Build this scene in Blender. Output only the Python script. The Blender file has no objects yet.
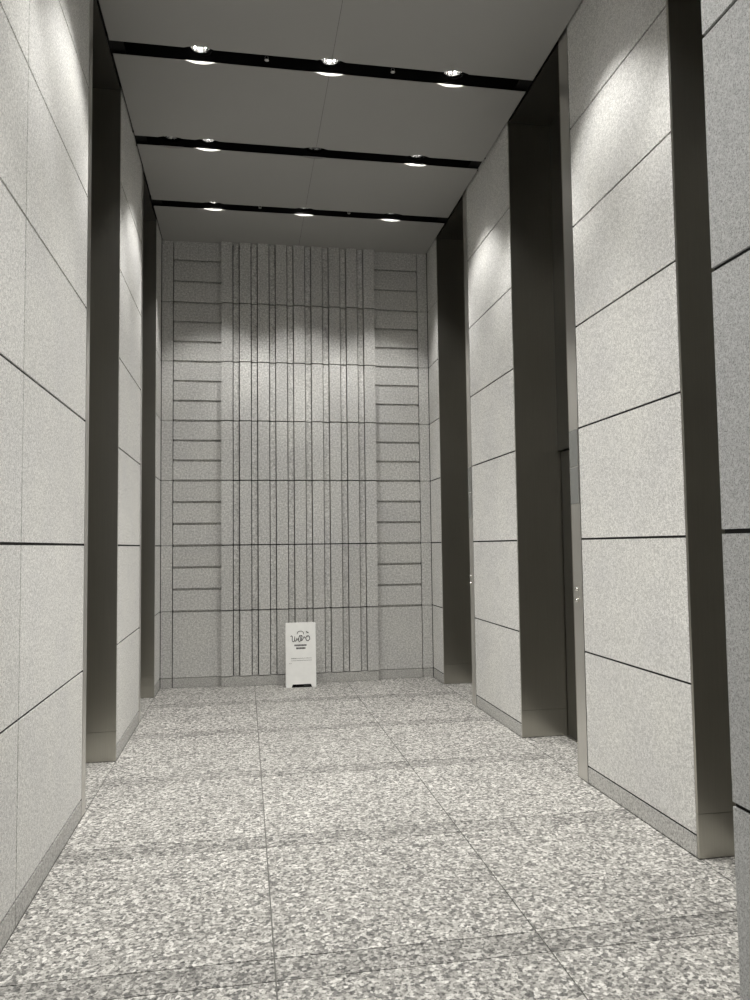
import bpy, bmesh, math, random
from mathutils import Vector, Matrix
random.seed(7)
S = bpy.context.scene
COL = S.collection

# ------------------------------------------------------------------ layout (metres)
XL, XR, YB, ZC = -0.953, 2.231, 9.0, 5.182       # wall faces, back wall, ceiling
XN, YN = 1.324, 1.9495                            # near right wall face and its far end
BASE = 0.1105
LEV = [BASE, .8605, 1.6105, 2.3605, 3.0577, 3.7549, 4.4521, 5.30]   # horizontal joints
G = .0065                                         # half joint width
SLOTS = [8.01, 6.765, 5.50, 4.24, 2.98, 1.72]
HW = .075
LX = (-.318, .642, 1.598)
DEP = .37
CX = .645

# ------------------------------------------------------------------ materials
def new_mat(name):
    m = bpy.data.materials.new(name); m.use_nodes = True
    nt = m.node_tree; b = nt.nodes['Principled BSDF']
    return m, nt, b

def coords(nt):
    g = nt.nodes.new('ShaderNodeNewGeometry')
    return g

def ramp(nt, stops, interp='LINEAR'):
    r = nt.nodes.new('ShaderNodeValToRGB'); e = r.color_ramp.elements
    r.color_ramp.interpolation = interp
    while len(e) < len(stops): e.new(.5)
    for i, (p, c) in enumerate(stops):
        e[i].position = p; e[i].color = (c[0], c[1], c[2], 1)
    return r

def mixc(nt, mode, fac, a, b):
    n = nt.nodes.new('ShaderNodeMix'); n.data_type = 'RGBA'; n.blend_type = mode
    if isinstance(fac, (int, float)): n.inputs[0].default_value = fac
    else: nt.links.new(fac, n.inputs[0])
    for s, v in ((6, a), (7, b)):
        if isinstance(v, tuple): n.inputs[s].default_value = (*v, 1)
        else: nt.links.new(v, n.inputs[s])
    return n.outputs[2]

def noise(nt, vec, scale, detail=2, rough=.5):
    n = nt.nodes.new('ShaderNodeTexNoise'); n.inputs['Scale'].default_value = scale
    n.inputs['Detail'].default_value = detail; n.inputs['Roughness'].default_value = rough
    nt.links.new(vec, n.inputs['Vector']); return n.outputs[0]

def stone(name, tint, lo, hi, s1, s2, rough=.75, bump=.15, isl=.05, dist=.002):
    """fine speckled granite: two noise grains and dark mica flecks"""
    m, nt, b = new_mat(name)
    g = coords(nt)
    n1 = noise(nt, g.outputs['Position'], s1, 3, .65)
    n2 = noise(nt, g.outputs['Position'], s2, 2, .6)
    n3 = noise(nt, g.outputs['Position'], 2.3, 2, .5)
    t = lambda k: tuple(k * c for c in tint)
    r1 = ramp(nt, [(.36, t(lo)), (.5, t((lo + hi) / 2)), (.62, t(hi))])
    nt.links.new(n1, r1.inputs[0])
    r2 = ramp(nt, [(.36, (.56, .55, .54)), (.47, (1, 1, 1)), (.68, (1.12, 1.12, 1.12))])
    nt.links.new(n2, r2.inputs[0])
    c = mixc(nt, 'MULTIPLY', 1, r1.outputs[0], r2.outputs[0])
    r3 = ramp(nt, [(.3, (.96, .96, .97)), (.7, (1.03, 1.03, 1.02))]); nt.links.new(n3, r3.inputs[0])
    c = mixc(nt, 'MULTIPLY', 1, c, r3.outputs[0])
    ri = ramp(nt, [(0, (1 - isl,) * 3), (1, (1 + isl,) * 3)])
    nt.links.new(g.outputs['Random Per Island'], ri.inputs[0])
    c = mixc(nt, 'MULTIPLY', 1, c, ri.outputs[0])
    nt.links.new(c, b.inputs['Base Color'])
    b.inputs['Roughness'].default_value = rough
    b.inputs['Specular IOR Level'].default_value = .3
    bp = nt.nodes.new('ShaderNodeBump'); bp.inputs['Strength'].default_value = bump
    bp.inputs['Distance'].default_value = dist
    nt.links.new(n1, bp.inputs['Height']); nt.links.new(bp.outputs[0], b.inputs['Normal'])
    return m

def floor_stone(name, k):
    m, nt, b = new_mat(name)
    g = coords(nt)
    v = nt.nodes.new('ShaderNodeTexVoronoi'); v.inputs['Scale'].default_value = 66
    v.inputs['Randomness'].default_value = 1
    wn = noise(nt, g.outputs['Position'], 40, 2, .6)
    off = nt.nodes.new('ShaderNodeVectorMath'); off.operation = 'SCALE'; off.inputs[3].default_value = .02
    cb = nt.nodes.new('ShaderNodeCombineXYZ'); nt.links.new(wn, cb.inputs[0]); nt.links.new(wn, cb.inputs[1])
    nt.links.new(cb.outputs[0], off.inputs[0])
    ad = nt.nodes.new('ShaderNodeVectorMath'); ad.operation = 'ADD'
    nt.links.new(g.outputs['Position'], ad.inputs[0]); nt.links.new(off.outputs[0], ad.inputs[1])
    nt.links.new(ad.outputs[0], v.inputs['Vector'])
    sep = nt.nodes.new('ShaderNodeSeparateColor'); nt.links.new(v.outputs['Color'], sep.inputs[0])
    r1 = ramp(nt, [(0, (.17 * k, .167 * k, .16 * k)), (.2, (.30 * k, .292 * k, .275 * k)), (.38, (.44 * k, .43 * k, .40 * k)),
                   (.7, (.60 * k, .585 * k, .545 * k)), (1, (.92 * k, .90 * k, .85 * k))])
    nt.links.new(sep.outputs[0], r1.inputs[0])
    n1 = noise(nt, g.outputs['Position'], 75, 3, .65)
    r2 = ramp(nt, [(.37, (.30, .295, .29)), (.49, (1, 1, 1)), (.7, (1.15, 1.15, 1.15))])
    nt.links.new(n1, r2.inputs[0])
    c = mixc(nt, 'MULTIPLY', 1, r1.outputs[0], r2.outputs[0])
    n3 = noise(nt, g.outputs['Position'], 1.7, 2, .5)
    r3 = ramp(nt, [(.3, (.93, .93, .93)), (.7, (1.06, 1.06, 1.06))]); nt.links.new(n3, r3.inputs[0])
    c = mixc(nt, 'MULTIPLY', 1, c, r3.outputs[0])
    nt.links.new(c, b.inputs['Base Color'])
    b.inputs['Roughness'].default_value = .6
    b.inputs['Specular IOR Level'].default_value = .3
    return m

def steel(name, col, rough, aniso=.5, streak=.06):
    """hairline-brushed metal"""
    m, nt, b = new_mat(name)
    g = coords(nt)
    mp = nt.nodes.new('ShaderNodeMapping'); mp.inputs['Scale'].default_value = (160, 160, 1.2)
    nt.links.new(g.outputs['Position'], mp.inputs[0])
    n = noise(nt, mp.outputs[0], 3, 3, .6)
    r = ramp(nt, [(.3, tuple(c * (1 - streak) for c in col)), (.7, tuple(c * (1 + streak) for c in col))])
    nt.links.new(n, r.inputs[0]); nt.links.new(r.outputs[0], b.inputs['Base Color'])
    b.inputs['Metallic'].default_value = 1
    mr = nt.nodes.new('ShaderNodeMapRange'); mr.inputs[3].default_value = rough - .04; mr.inputs[4].default_value = rough + .04
    nt.links.new(n, mr.inputs[0]); nt.links.new(mr.outputs[0], b.inputs['Roughness'])
    return m

def plain(name, col, rough=.5, metal=0, spec=.5, emit=None, strength=0, var=.03, scale=12):
    m, nt, b = new_mat(name)
    g = coords(nt); n = noise(nt, g.outputs['Position'], scale, 2)
    r = ramp(nt, [(.3, tuple(c * (1 - var) for c in col)), (.7, tuple(c * (1 + var) for c in col))])
    nt.links.new(n, r.inputs[0]); nt.links.new(r.outputs[0], b.inputs['Base Color'])
    b.inputs['Roughness'].default_value = rough; b.inputs['Metallic'].default_value = metal
    b.inputs['Specular IOR Level'].default_value = spec
    if emit:
        b.inputs['Emission Color'].default_value = (*emit, 1); b.inputs['Emission Strength'].default_value = strength
    return m

M = dict(
    wall=stone('pale_granite', (.80, .793, .765), .66, .98, 80, 190),
    back=stone('grey_granite', (.70, .694, .67), .62, 1.0, 50, 150),
    near=stone('near_granite_shaded', (.55, .555, .55), .72, .98, 110, 240),  # near wall granite, colour darkened to stand in for its weaker light
    base=stone('base_granite', (.62, .612, .585), .56, .94, 70, 150),
    floor=floor_stone('floor_granite', .67),
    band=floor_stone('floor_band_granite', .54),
    grout=plain('joint_dark', (.008, .008, .0075), .9),
    seal=plain('joint_grey', (.12, .117, .108), .9),
    ceil=plain('ceiling_panel_grey', (.35, .346, .33), .55, 0, .4, var=.01, scale=2),
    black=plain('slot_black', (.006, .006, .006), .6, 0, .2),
    steel=steel('dark_brushed_steel', (.50, .485, .435), .31),
    door=steel('dark_door_steel', (.17, .165, .15), .34),
    strip=steel('pale_brushed_steel', (.74, .725, .69), .30),
    glass=plain('lantern_glass', (.20, .205, .195), .18, 0, .6),
    chrome=plain('reflector_chrome', (.85, .85, .85), .10, 1),
    ring=plain('rim_grey', (.5, .495, .48), .5),
    baffle=plain('baffle_black', (.002, .002, .002), 1, 0, 0),
    lamp=plain('lamp_glow', (1, 1, 1), .5, emit=(1, .97, .91), strength=240),
    lampoff=plain('lamp_unlit', (.55, .55, .53), .3),
    button=plain('button_steel', (.75, .74, .70), .15, 1),
    board=plain('white_board', (.93, .93, .90), .45),
    ink=plain('black_ink', (.02, .02, .02), .6),
    greyink=plain('grey_ink', (.20, .20, .19), .6),
    brass=plain('sprinkler_metal', (.60, .60, .58), .3, 1),
)

# ------------------------------------------------------------------ mesh helpers
def bx(bm, x0, x1, y0, y1, z0, z1):
    x0, x1 = min(x0, x1), max(x0, x1); y0, y1 = min(y0, y1), max(y0, y1)
    v = [bm.verts.new(p) for p in ((x0, y0, z0), (x1, y0, z0), (x1, y1, z0), (x0, y1, z0),
                                   (x0, y0, z1), (x1, y0, z1), (x1, y1, z1), (x0, y1, z1))]
    for f in ((3, 2, 1, 0), (4, 5, 6, 7), (0, 1, 5, 4), (1, 2, 6, 5), (2, 3, 7, 6), (3, 0, 4, 7)):
        bm.faces.new([v[i] for i in f])

def lathe(bm, prof, seg=32, c=(0, 0, 0), close=False):
    """prof: list of (r, z) ; revolved about z at c"""
    rings = []
    for r, z in prof:
        if r < 1e-6: rings.append([bm.verts.new((c[0], c[1], c[2] + z))])
        else: rings.append([bm.verts.new((c[0] + r * math.cos(2 * math.pi * k / seg), c[1] + r * math.sin(2 * math.pi * k / seg), c[2] + z)) for k in range(seg)])
    if close: rings.append(rings[0])
    for a, b in zip(rings, rings[1:]):
        for k in range(seg):
            k2 = (k + 1) % seg
            q = [a[k % len(a)], a[k2 % len(a)], b[k2 % len(b)], b[k % len(b)]]
            u = []
            for w in q:
                if w not in u: u.append(w)
            if len(u) > 2: bm.faces.new(u)

def tube(bm, pts, r, seg=6):
    pts = [Vector(p) for p in pts]; rings = []
    for i, p in enumerate(pts):
        d = (pts[min(i + 1, len(pts) - 1)] - pts[max(i - 1, 0)]).normalized()
        a = d.cross(Vector((0, 1, 0)));  a = a.normalized() if a.length > 1e-4 else Vector((1, 0, 0))
        b = d.cross(a)
        rings.append([bm.verts.new(p + r * (math.cos(2 * math.pi * k / seg) * a + math.sin(2 * math.pi * k / seg) * b)) for k in range(seg)])
    for a, b in zip(rings, rings[1:]):
        for k in range(seg): bm.faces.new((a[k], a[(k + 1) % seg], b[(k + 1) % seg], b[k]))
    bm.faces.new(rings[0][::-1]); bm.faces.new(rings[-1])

def obj(name, bm, mats, parent=None, smooth=False, bevel=0, kind=None):
    bmesh.ops.recalc_face_normals(bm, faces=bm.faces)
    me = bpy.data.meshes.new(name); bm.to_mesh(me); bm.free()
    for m in (mats if isinstance(mats, (list, tuple)) else [mats]): me.materials.append(m)
    if smooth:
        for p in me.polygons: p.use_smooth = True
    o = bpy.data.objects.new(name, me); COL.objects.link(o)
    if parent: o.parent = parent
    if bevel:
        b = o.modifiers.new('bevel', 'BEVEL'); b.width = bevel; b.segments = 2; b.limit_method = 'ANGLE'
    if kind: o['kind'] = kind
    return o

def struct(name, bm, m, parent=None, **k):
    return obj(name, bm, m, parent, kind=None if parent else 'structure', **k)

def empty(name, loc=(0, 0, 0)):
    o = bpy.data.objects.new(name, None); COL.objects.link(o); o.location = loc; o.empty_display_size = .1
    return o

def thing(name, label, cat, loc, group=None):
    o = empty(name, loc); o['label'] = label; o['category'] = cat
    if group: o['group'] = group
    return o

def mark(bm, n0, idx):
    bm.faces.ensure_lookup_table()
    for f in bm.faces[n0:]: f.material_index = idx

# ------------------------------------------------------------------ floor
xs = [XL, XL + 1.0613, XL + 2.1227, XR]
bm = bmesh.new()
ys = [-1.6]
edges = []
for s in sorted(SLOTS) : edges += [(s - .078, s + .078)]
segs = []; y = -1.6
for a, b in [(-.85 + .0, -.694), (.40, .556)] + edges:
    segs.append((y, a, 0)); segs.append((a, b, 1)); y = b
segs.append((y, YB + .02, 0))
gx, gy = .0032, .0024
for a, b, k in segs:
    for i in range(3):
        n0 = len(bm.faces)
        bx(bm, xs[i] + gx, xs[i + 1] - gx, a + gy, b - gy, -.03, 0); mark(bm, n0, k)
# floor strips running into the lift recesses
for sx in (-1, 1):
    x0 = XL if sx < 0 else XR
    for a, b in ((-1.6, 2.5), (2.5, 3.57), (3.57, 4.98), (4.98, 6.03), (6.03, 7.42), (7.42, 8.48), (8.48, YB)):
        n0 = len(bm.faces)
        bx(bm, x0 + sx * gx, x0 + sx * (DEP + .25), a + gy, b - gy, -.03, 0); mark(bm, n0, 0)
n0 = len(bm.faces)
bx(bm, XL - .7, XR + .7, -1.6, YB + .1, -.08, -.004); mark(bm, n0, 2)
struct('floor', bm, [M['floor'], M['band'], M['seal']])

# ------------------------------------------------------------------ side walls: piers of stone panels
def wall_panels(bm, face, sx, y0, y1, vj=(), th=.03, z_levels=LEV):
    """stone panels on the plane x=face, room side opposite to sx, joints at z_levels and vj"""
    cuts = [y0] + list(vj) + [y1]
    for a, b in zip(cuts, cuts[1:]):
        for z0, z1 in zip(z_levels, z_levels[1:]):
            bx(bm, face, face + sx * th, a + (.0045 if a != y0 else 0), b - (.0045 if b != y1 else 0), z0 + G, z1 - (G if z1 < 5 else 0))

def pier(side, y0, y1, vj=(), mat='wall', face=None):
    sx = -1 if side == 'left' else 1
    f = (XL if sx < 0 else XR) if face is None else face
    bm = bmesh.new(); wall_panels(bm, f, sx, y0, y1, vj)
    n0 = len(bm.faces)
    bx(bm, f + sx * .008, f + sx * (DEP + .2), y0 + .001, y1 - .001, .001, 5.32); mark(bm, n0, 1)
    struct('wall_' + side, bm, [M[mat], M['grout']])
    bm = bmesh.new()
    cuts = [y0] + list(vj) + [y1]
    for a, b in zip(cuts, cuts[1:]):
        bx(bm, f - sx * .0005, f + sx * .0075, a + (.0045 if a != y0 else 0), b - (.0045 if b != y1 else 0), .005, BASE - G)
    struct('baseboard_' + side, bm, M['base'])

# opening edges along the wall (far jamb strip ends where the next opening starts)
pier('left', -1.6, 4.815, (-.43, .88, 2.19, 3.504))
pier('left', 6.05, 7.283)
pier('left', 8.50, 8.998)
pier('right', 3.59, 4.815)
pier('right', 6.05, 7.283)
pier('right', 8.53, 8.998)
pier('right', 1.97, 2.34)
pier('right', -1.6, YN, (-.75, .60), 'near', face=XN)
# the end of the near right wall, turning back to the lift wall
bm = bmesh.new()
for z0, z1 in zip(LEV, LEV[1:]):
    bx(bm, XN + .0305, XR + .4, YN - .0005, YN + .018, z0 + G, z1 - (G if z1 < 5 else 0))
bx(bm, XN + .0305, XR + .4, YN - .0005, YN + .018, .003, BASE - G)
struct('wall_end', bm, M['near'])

# ------------------------------------------------------------------ lift openings
def lift(n, side, y0, y1, strip=True):
    sx = -1 if side == 'left' else 1
    f = XL if sx < 0 else XR
    d = empty('door_%d' % n, (f + sx * DEP, (y0 + y1) / 2, 0)); d['kind'] = 'structure'
    inv = Matrix.Translation(-d.location)
    def part(name, bm, m, **k):
        bmesh.ops.transform(bm, matrix=inv, verts=bm.verts); return obj(name, bm, m, d, **k)
    # far jamb (faces the viewer) and near jamb, floor to ceiling, kick panel below
    for nm, a, b in (('far_jamb', y1, y1 + .019), ('near_jamb', y0 - .012, y0)):
        bm = bmesh.new(); bx(bm, f + sx * .001, f + sx * (DEP + .06), a, b, .222, 5.30); part(nm, bm, M['steel'])
        bm = bmesh.new(); bx(bm, f + sx * .001, f + sx * (DEP + .06), a + .0004, b - .0004, .004, .2195); part('kick_plate', bm, M['steel'])
    hd = 2.36
    bm = bmesh.new(); bx(bm, f + sx * DEP, f + sx * (DEP + .05), y0, y1, hd, 5.30); part('transom', bm, M['door'])
    ym = (y0 + y1) / 2
    for a, b in ((y0 + .014, ym - .002), (ym + .002, y1 - .014)):
        bm = bmesh.new(); bx(bm, f + sx * (DEP + .022), f + sx * (DEP + .05), a, b, .006, hd - .012); part('door_leaf', bm, M['door'], bevel=.002)
    bm = bmesh.new(); bx(bm, f + sx * (DEP + .052), f + sx * (DEP + .08), y0 - .01, y1 + .01, .0, 5.3); part('shaft_lining', bm, M['black'])
    bm = bmesh.new(); bx(bm, f + sx * (DEP - .01), f + sx * (DEP + .05), y0 + .002, y1 - .002, .0005, .004); part('sill', bm, M['strip'])

lift(1, 'left', 4.93, 6.03)
lift(2, 'left', 7.39, 8.48)
lift(3, 'right', 4.975, 6.03)
lift(4, 'right', 7.42, 8.51)
lift(5, 'right', 2.50, 3.57)

# pale steel strips at the far edge of each pier
k = 1
STRIPS = []
for side, y0, y1 in (('left', 4.825, 4.917), ('left', 7.293, 7.377), ('right', 4.825, 4.962), ('right', 7.293, 7.407), ('right', 2.35, 2.487)):
    sx = -1 if side == 'left' else 1; f = XL if sx < 0 else XR
    bm = bmesh.new(); bx(bm, f, f + sx * DEP, y0, y1 + .0005, .003, 5.32)
    struct('trim_%d' % k, bm, M['strip']); k += 1
    STRIPS.append((side, sx, f, y0, y1))
    bm = bmesh.new(); bx(bm, f + sx * .002, f + sx * .2, y0 - .0105, y0 - .0005, .002, 5.31)
    struct('trim_%d' % k, bm, M['grout']); k += 1

LANT = {0: 'unlit grey glass lift lantern on the steel strip at the near left pier',
        1: 'unlit grey glass lift lantern on the steel strip at the far left pier',
        2: 'unlit grey glass lift lantern on the steel strip beside the nearer right-hand lift',
        3: 'unlit grey glass lift lantern on the steel strip beside the farther right-hand lift'}
CALL = {0: 'pair of round steel call buttons on the near left steel strip',
        1: 'pair of round steel call buttons on the far left steel strip',
        2: 'pair of round steel call buttons on the steel strip of the nearer right pier',
        3: 'pair of round steel call buttons on the steel strip of the farther right pier'}
for i, (side, sx, f, y0, y1) in enumerate(STRIPS[:4]):
    if i in (2, 3):
        t = thing('lift_lantern', LANT[i], 'lantern', (f, (y0 + y1) / 2, 1.85), 'lift lanterns')
        w = (y1 - y0) / 2 - .003
        for z0, z1 in ((.002, .250), (.256, .508)):
            bm = bmesh.new(); bx(bm, -sx * .006, sx * .001, -w, w, z0, z1); obj('lens', bm, M['glass'], t, bevel=.002)
        bm = bmesh.new(); bx(bm, -sx * .003, sx * .0005, -w - .002, w + .002, 0, .511); obj('backplate', bm, M['strip'], t)
    if i in (2, 3):
        t = thing('call_panel', CALL[i], 'call button', (f, y0 + .068, 1.235), 'lift call buttons')
        bm = bmesh.new(); bx(bm, -sx * .002, sx * .0005, -.028, .028, -.085, .085); obj('faceplate', bm, M['strip'], t, bevel=.001)
        for dz in (.036, -.037):
            bm = bmesh.new(); lathe(bm, [(0, .020), (.008, .019), (.0125, .015), (.0145, .009), (.0145, 0), (0, 0)], 24)
            bmesh.ops.rotate(bm, cent=(0, 0, 0), matrix=Matrix.Rotation(-sx * math.pi / 2, 3, 'Y'), verts=bm.verts)
            bmesh.ops.translate(bm, vec=(-sx * .002, 0, dz), verts=bm.verts)
            obj('button', bm, M['button'], t, smooth=True)

# ------------------------------------------------------------------ back wall
bm = bmesh.new(); bb = bmesh.new()
CL, CR = -.266, 1.553                     # centre field
SLL, SRR = -.816, 2.100                   # outer edges of the side fields
WP = 8.94                                 # face of the proud staves
NP = 8.97                                # face of the narrow staves
SF = 9.0                                  # face of the side fields
ww = (CR - CL) / (9 * .131 + 8 * .084)
x = CL
for i in range(17):
    w = (.131 if i % 2 == 0 else .084) * ww
    fy = WP if i % 2 == 0 else NP
    for z0, z1 in zip(LEV, LEV[1:]):
        e = .0 if i % 2 == 0 else .010
        bx(bm, x + e, x + w - e, fy, 9.06, z0 + .0065, z1 - .0065)
    x += w
bx(bb, CL, CR, WP, 9.06, .003, BASE - .003)
for a, b in ((SLL, CL), (CR, SRR)):
    lo = a + .005 if a == SLL else a
    hi = b - .005 if b == SRR else b
    for j, (z0, z1) in enumerate(zip(LEV, LEV[1:])):
        if j == 0:
            bx(bm, lo, hi, SF, 9.06, z0 + .003, z1 - .012); continue
        n = 3; top = z1 if z1 < 5 else 5.20
        h = (top - z0) / n
        for q in range(n):
            bx(bm, lo, hi, SF, 9.06, z0 + q * h + .012, z0 + (q + 1) * h - .012)
            bx(bm, lo + .002, hi - .002, SF + .022, 9.06, z0 + q * h - .0105, z0 + q * h + .009)
    bx(bb, lo, hi, SF, 9.06, .003, BASE - .003)
for a, b in ((XL + .002, SLL), (SRR, XR - .002)):
    lo = a + .006; hi = b - .006
    for z0, z1 in zip(LEV, LEV[1:]): bx(bm, lo if a != SRR else a + .005, hi if b != SLL else b - .005, SF, 9.06, z0 + .003, z1 - .003)
    bx(bb, lo if a != SRR else a + .005, hi if b != SLL else b - .005, SF, 9.06, .003, BASE - .003)
n0 = len(bm.faces)
bx(bm, XL - .3, XR + .3, 9.05, 9.12, -.02, 5.32); mark(bm, n0, 1)
struct('wall_back', bm, [M['back'], M['grout']])
struct('baseboard_back', bb, M['base'])

# ------------------------------------------------------------------ ceiling
SHG = .014                                   # dark shadow gap along the walls
RT = .105; BUL = .028                    # half-length and depth of the shallow notch at each lamp
def lights_of(i):
    return [-.64, -.318, .642, 1.598] if i == 1 else list(LX)
bm = bmesh.new()
prev = None
bands = [(YB - .004, None)]
for col in ((XL + SHG, CX - .0013), (CX + .0013, XR - SHG)):
    for i in range(len(SLOTS) + 1):
        far_y = SLOTS[i - 1] - HW if i > 0 else YB + .05
        near_y = SLOTS[i] + HW if i < len(SLOTS) else -1.6
        x0, x1 = col
        nl = [l for l in lights_of(i)] if i < len(SLOTS) else []
        fl = [l for l in lights_of(i - 1)] if i > 0 else []
        N = 40
        gx_ = [x0 + (x1 - x0) * q / N for q in range(N + 1)]
        for l in nl + fl: gx_ += [l + RT * (q / 12 - 1) for q in range(25)]
        gx_ = sorted(v for v in set(round(v, 4) for v in gx_) if x0 - 1e-6 <= v <= x1 + 1e-6)
        def bulge(v, ls): return max([0] + [BUL * (1 - ((v - l) / RT) ** 2) for l in ls if abs(v - l) < RT])
        sec = []
        for v in gx_:
            a, b = near_y + bulge(v, nl), far_y - bulge(v, fl)
            sec.append([bm.verts.new(p) for p in ((v, a, ZC), (v, b, ZC), (v, b, ZC + .004), (v, a, ZC + .004))])
        for a, b in zip(sec, sec[1:]):
            for w in range(4): bm.faces.new((a[w], a[(w + 1) % 4], b[(w + 1) % 4], b[w]))
        bm.faces.new(sec[0]); bm.faces.new(sec[-1][::-1])
struct('ceiling', bm, M['ceil'])
bm = bmesh.new()
for sx, f in ((-1, XL), (1, XR)):
    for a, b in ((4.975 if sx > 0 else 4.93, 6.03), (7.42 if sx > 0 else 7.39, 8.48 if sx < 0 else 8.51)) + (((2.5, 3.57),) if sx > 0 else ()):
        bx(bm, f + sx * .004, f + sx * DEP, a + .002, b - .002, ZC - .001, ZC + .012)
struct('ceiling', bm, M['door'])
# black void above: a deck over everything, lined slots
bm = bmesh.new()
bx(bm, XL - .02, XR + .02, -1.6, YB + .05, ZC + .50, ZC + .54)
for s in SLOTS:                                  # side cheeks of each slot, notched wide enough for the lamps
    bx(bm, XL - .005, XR + .005, s - .118, s - .113, ZC + .0045, ZC + .5)
    bx(bm, XL - .005, XR + .005, s + .113, s + .118, ZC + .0045, ZC + .5)
for a, b in ((XL - .02, XL - .012), (XR + .012, XR + .02)): bx(bm, a, b, -1.6, YB + .05, ZC + .02, ZC + .5)
bx(bm, XL - .02, XL + .10, -1.6, YB + .04, ZC + .03, ZC + .04)
bx(bm, XR - .10, XR + .02, -1.6, YB + .04, ZC + .03, ZC + .04)
yy = [-1.6] + [w for s in sorted(SLOTS) for w in (s - .112, s + .112)] + [YB]
for a, b in zip(yy[::2], yy[1::2]): bx(bm, CX - .02, CX + .02, a, b, ZC + .0045, ZC + .006)
struct('trim_20', bm, M['black'])

# ------------------------------------------------------------------ downlights and sprinklers
def downlight(lit, loc, label, group):
    t = thing('downlight', label, 'ceiling light', loc, group)
    for sg in (1, -1):
        bm = bmesh.new(); N = 20
        sec = []
        for q in range(N + 1):
            u = 2 * q / N - 1; x = RT * u; y = sg * (HW + BUL * (1 - u * u)); zt = .0058 + .0155 * (1 - u * u)
            sec.append([bm.verts.new(p) for p in ((x, y, .0045), (x, y, zt), (x, y + sg * .0015, zt), (x, y + sg * .0015, .0045))])
        for a, b in zip(sec, sec[1:]):
            for w in range(4): bm.faces.new((a[w], a[(w + 1) % 4], b[(w + 1) % 4], b[w]))
        bm.faces.new(sec[0]); bm.faces.new(sec[-1][::-1])
        obj('added_lip_plate', bm, M['ring'], t)  # added plate, shaped to show the lamp's light pool along the slot lip
    bm = bmesh.new(); lathe(bm, [(.0865, .0500), (.0865, .066), (.0885, .066), (.0885, .0500)], 48, close=True); obj('baffle', bm, M['baffle'], t)
    bm = bmesh.new(); lathe(bm, [(.069, .0665), (.066, .10), (.054, .13), (.036, .146), (.036, .15), (.058, .134), (.069, .102), (.072, .0665)], 14, close=True); obj('reflector', bm, M['chrome'], t)
    bm = bmesh.new(); lathe(bm, [(0, .120), (.012, .121), (.019, .127), (.022, .138), (.020, .152), (0, .155)], 24); obj('lamp', bm, M['lamp' if lit else 'lampoff'], t, smooth=True)
    bm = bmesh.new(); lathe(bm, [(.05, .159), (.05, .24), (0, .24), (0, .159)], 24); obj('housing', bm, M['black'], t)
    if lit: beam(t)
    return t

POWER = 125
spot = bpy.data.lights.new('downlight_beam', 'SPOT')
spot.energy = POWER; spot.color = (1, .984, .952); spot.spot_size = math.radians(85); spot.spot_blend = .48; spot.shadow_soft_size = .028
spot.use_nodes = True                      # batwing spread: more light towards the rim of the cone
_n = spot.node_tree; _e = _n.nodes['Emission']; _t = _n.nodes.new('ShaderNodeTexCoord'); _s = _n.nodes.new('ShaderNodeSeparateXYZ')
_n.links.new(_t.outputs['Normal'], _s.inputs[0])
_a = _n.nodes.new('ShaderNodeMath'); _a.operation = 'ABSOLUTE'; _n.links.new(_s.outputs[2], _a.inputs[0])
_m = _n.nodes.new('ShaderNodeMapRange'); _n.links.new(_a.outputs[0], _m.inputs[0])
_m.inputs[1].default_value = 1.0; _m.inputs[2].default_value = .74; _m.inputs[3].default_value = .85; _m.inputs[4].default_value = 1.05
_n.links.new(_m.outputs[0], _e.inputs['Strength'])
def beam(t):
    l = bpy.data.objects.new('beam', spot); COL.objects.link(l); l.parent = t; l.location = (0, 0, .085)

def dup(root, loc, label, group):
    r = root.copy(); COL.objects.link(r); r.location = loc; r['label'] = label; r['group'] = group
    for ch in list(root.children):
        c = ch.copy(); COL.objects.link(c); c.parent = r
    return r

names_s = {0: 'farthest', 1: 'middle', 2: 'nearest'}
names_x = ('left', 'centre', 'right')
first = first_off = None
for i, s in enumerate(SLOTS):
    for j, lx in enumerate(LX):
        if s < 2.1 and j == 2: continue
        lit = not (i == 1 and j == 1)
        if i < 3:
            where = ['lit downlight %s in the %s black ceiling slot' % (('at the left', 'at the centre', 'at the right')[j], names_s[i]),
                     'unlit downlight at the centre of the middle black ceiling slot'][0 if lit else 1]
            grp = 'downlights in the ceiling slots'
        else:
            where = 'lit downlight in a ceiling slot overhead, out of view'; grp = 'downlights overhead out of view'
        if lit:
            if first is None: first = downlight(True, (lx, s, ZC), where, grp)
            else: dup(first, (lx, s, ZC), where, grp)
        else:
            first_off = downlight(False, (lx, s, ZC), where, grp)
dup(first_off, (-.64, SLOTS[1], ZC), 'unlit downlight nearest the left wall in the middle black ceiling slot', 'downlights in the ceiling slots')

sp0 = None
for i in (0, 2):
    for j, lx in enumerate((.168, 1.126)):
        lab = 'small metal sprinkler head on the %s in the %s black ceiling slot' % (('left', 'right')[j], names_s[i])
        loc = (lx, SLOTS[i] + .015, ZC + .02)
        if sp0 is None:
            sp0 = thing('sprinkler_head', lab, 'sprinkler', loc, 'sprinkler heads in the ceiling slots')
            bm = bmesh.new(); lathe(bm, [(0, .03), (.012, .03), (.012, .06), (.009, .064), (.009, .48), (0, .48)], 16); obj('pipe', bm, M['black'], sp0, smooth=False)
            bm = bmesh.new()
            for q in (-1, 1): tube(bm, [(q * .006, 0, .032), (q * .014, 0, .018), (q * .006, 0, .004), (0, 0, .001)], .0025)
            obj('frame', bm, M['brass'], sp0)
            bm = bmesh.new(); lathe(bm, [(0, -.002), (.006, -.002), (.017, 0), (.017, .0015), (0, .0015)], 20); obj('deflector', bm, M['brass'], sp0)
        else:
            dup(sp0, loc, lab, 'sprinkler heads in the ceiling slots')

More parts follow.
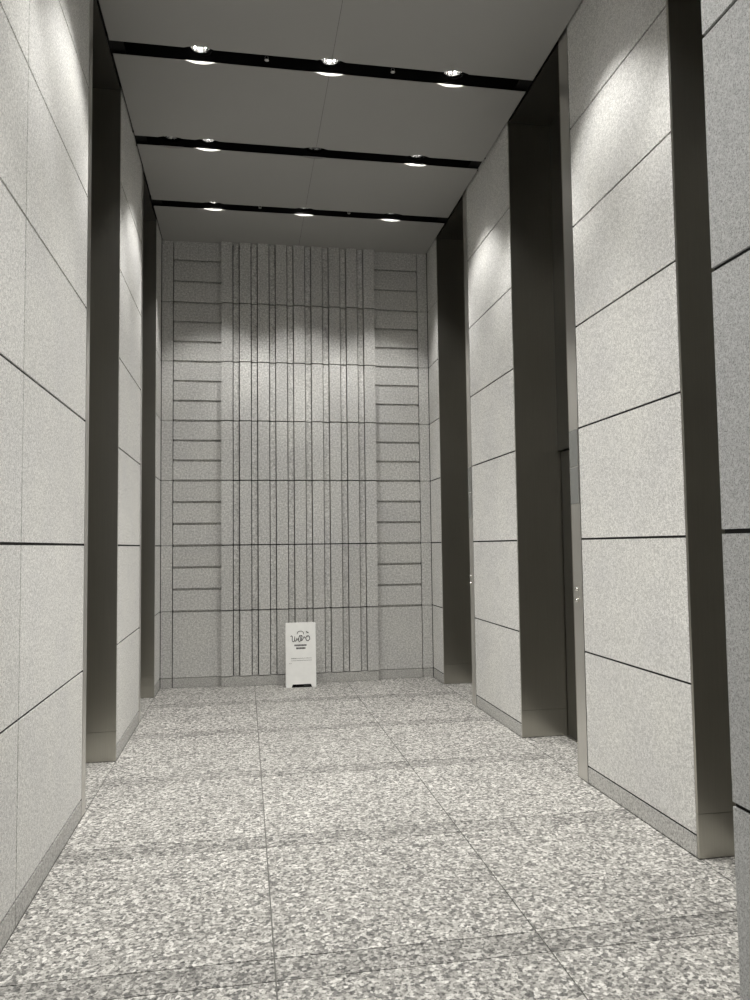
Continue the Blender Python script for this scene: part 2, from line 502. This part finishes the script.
# ------------------------------------------------------------------ sign board
YS = 8.695
t = thing('signboard', 'white A-frame sign board with black script lettering standing against the back wall', 'sign', (.622, YS, 0))
W, H = .340, .722
tilt = math.radians(5)
def face(bm, th, y0, cut=True):
    """board outline with two feet and a shallow trapezoid cut-out between them"""
    w = W / 2
    P = [(-w, 0), (-w + .062, 0), (-w + .075, .036), (w - .062, .036), (w - .045, 0), (w, 0)] + [(w, H - .006), (w - .006, H), (-w + .006, H), (-w, H - .006), (-w, .036), (w, .036)]
    faces = [(0, 1, 2, 10), (11, 3, 4, 5), (10, 2, 3, 11, 6, 7, 8, 9)]
    rim = [0, 1, 2, 3, 4, 5, 11, 6, 7, 8, 9, 10]
    if not cut: faces = [(0, 5, 11, 10), (10, 11, 6, 7, 8, 9)]; rim = [0, 5, 11, 6, 7, 8, 9, 10]
    a = {k: bm.verts.new((P[k][0], y0, P[k][1])) for k in rim}; b = {k: bm.verts.new((P[k][0], y0 + th, P[k][1])) for k in rim}
    for f in faces: bm.faces.new([a[k] for k in f]); bm.faces.new([b[k] for k in f][::-1])
    n = len(rim)
    for q in range(n):
        k, k2 = rim[q], rim[(q + 1) % n]
        bm.faces.new((a[k], a[k2], b[k2], b[k]))
def lean(bm, ang): bmesh.ops.rotate(bm, cent=(0, 0, 0), matrix=Matrix.Rotation(-ang, 3, 'X'), verts=bm.verts)
bm = bmesh.new(); face(bm, .012, 0); lean(bm, tilt); obj('front_panel', bm, M['board'], t)
bm = bmesh.new(); face(bm, .012, -.012, False); lean(bm, -tilt)
off = 2 * math.sin(tilt) * H + .004
bmesh.ops.translate(bm, vec=(0, off + .010, 0), verts=bm.verts); obj('back_panel', bm, M['board'], t)
bm = bmesh.new()
hy, hz = math.sin(tilt) * H + .006, math.cos(tilt) * H
bm.free()
for q in (-1, 1):
    bm = bmesh.new(); tube(bm, [(q * .11 - .025, hy + .006, hz - .006), (q * .11 + .025, hy + .006, hz - .006)], .006, 10); obj('hinge', bm, M['strip'], t)

bm = bmesh.new(); bx(bm, -W / 2 + .02, W / 2 - .02, .0145, .030, .002, .050); o = obj('gap_dark_bar', bm, M['black'], t, bevel=.002); o['label'] = 'added black bar darkening the gap between the feet'  # black bar added so the shaded gap behind the cut-out looks dark

def lx_(u): return (u - 367) / 680 * W            # picture zoom coordinates of the lettering -> board
def lz_(v): return H - (v - 50) / 930 * .478
bm = bmesh.new()
def spline(pts, n=8):
    P = [Vector((lx_(u), -.001, lz_(v))) for u, v in pts]; P = [2 * P[0] - P[1]] + P + [2 * P[-1] - P[-2]]
    out = []
    for i in range(1, len(P) - 2):
        for q in range(n):
            s = q / n; a, b, c, d = P[i - 1:i + 3]
            out.append(.5 * ((2 * b) + (c - a) * s + (2 * a - 5 * b + 4 * c - d) * s * s + (3 * b - a - 3 * c + d) * s ** 3))
    out.append(P[-2]); return out
R1 = .0036
tube(bm, spline([(140, 352), (165, 335), (180, 370), (175, 430), (195, 460), (225, 440), (235, 350), (232, 420), (245, 455), (270, 425), (285, 380)]), R1)
tube(bm, spline([(275, 430), (300, 420), (340, 350), (355, 320), (335, 350), (318, 420), (330, 462), (362, 450), (385, 410)]), R1)
tube(bm, spline([(290, 300), (300, 262), (345, 238), (395, 240), (428, 265), (435, 305)]), R1 * .8)
tube(bm, spline([(362, 440), (388, 400), (400, 350), (380, 330), (365, 380), (375, 440), (405, 430), (430, 385)]), R1)
tube(bm, spline([(430, 385), (448, 360), (460, 385), (485, 385)]), R1)
tube(bm, spline([(545, 345), (505, 350), (485, 395), (500, 440), (540, 445), (572, 410), (565, 365), (540, 345), (510, 360)]), R1)
tube(bm, spline([(495, 245), (515, 262), (545, 275)]), R1 * 1.3)
lean(bm, tilt); obj('script_lettering', bm, M['ink'], t)
def bars(name, rows, m):
    bm = bmesh.new(); rnd = random.Random(3)
    for u0, u1, v, h, gap in rows:
        u = u0
        while u < u1:
            w = rnd.uniform(.55, 1.0) * gap
            e = min(u + w, u1)
            bx(bm, lx_(u), lx_(e), -.0012, .0005, lz_(v + h / 2), lz_(v - h / 2))
            u = e + gap * .22
    lean(bm, tilt); return obj(name, bm, m, t)
bars('heading_text', [(225, 500, 543, 34, 26), (262, 470, 608, 36, 26)], M['ink'])
for row in ((150, 265, 828, 16, 14), (270, 610, 826, 8, 14), (150, 265, 876, 8, 14), (270, 610, 872, 9, 14), (95, 160, 935, 6, 12), (425, 560, 1410, 6, 12)): bars('text_line', [row], M['greyink'])

# ------------------------------------------------------------------ camera
f, yaw, pitch, roll, hc = 761.13, .169732, .059863, -.012521, 1.5832
cy, sy, cp, sp, cr, sr = math.cos(yaw), math.sin(yaw), math.cos(pitch), math.sin(pitch), math.cos(roll), math.sin(roll)
r = Vector((cy, -sy, 0)); fw = Vector((sy, cy, 0)); u = Vector((0, 0, 1))
f2 = cp * fw + sp * u; u2 = -sp * fw + cp * u
r3 = cr * r + sr * u2; u3 = -sr * r + cr * u2
cam = bpy.data.cameras.new('camera'); co = bpy.data.objects.new('camera', cam); COL.objects.link(co)
co.matrix_world = Matrix(((r3.x, u3.x, -f2.x, 0), (r3.y, u3.y, -f2.y, 0), (r3.z, u3.z, -f2.z, hc), (0, 0, 0, 1)))
cam.sensor_fit = 'HORIZONTAL'; cam.sensor_width = 36; cam.lens = f / 750 * 36; cam.clip_start = .02
S.camera = co

w = bpy.data.worlds.new('world'); w.use_nodes = True; S.world = w
w.node_tree.nodes['Background'].inputs[0].default_value = (.9, .92, 1, 1)
w.node_tree.nodes['Background'].inputs[1].default_value = .22
vs_ = S.view_settings
vs_.view_transform = 'Standard'; vs_.look = 'None'; vs_.gamma = 1; vs_.exposure = 0.24; vs_.use_curve_mapping = False
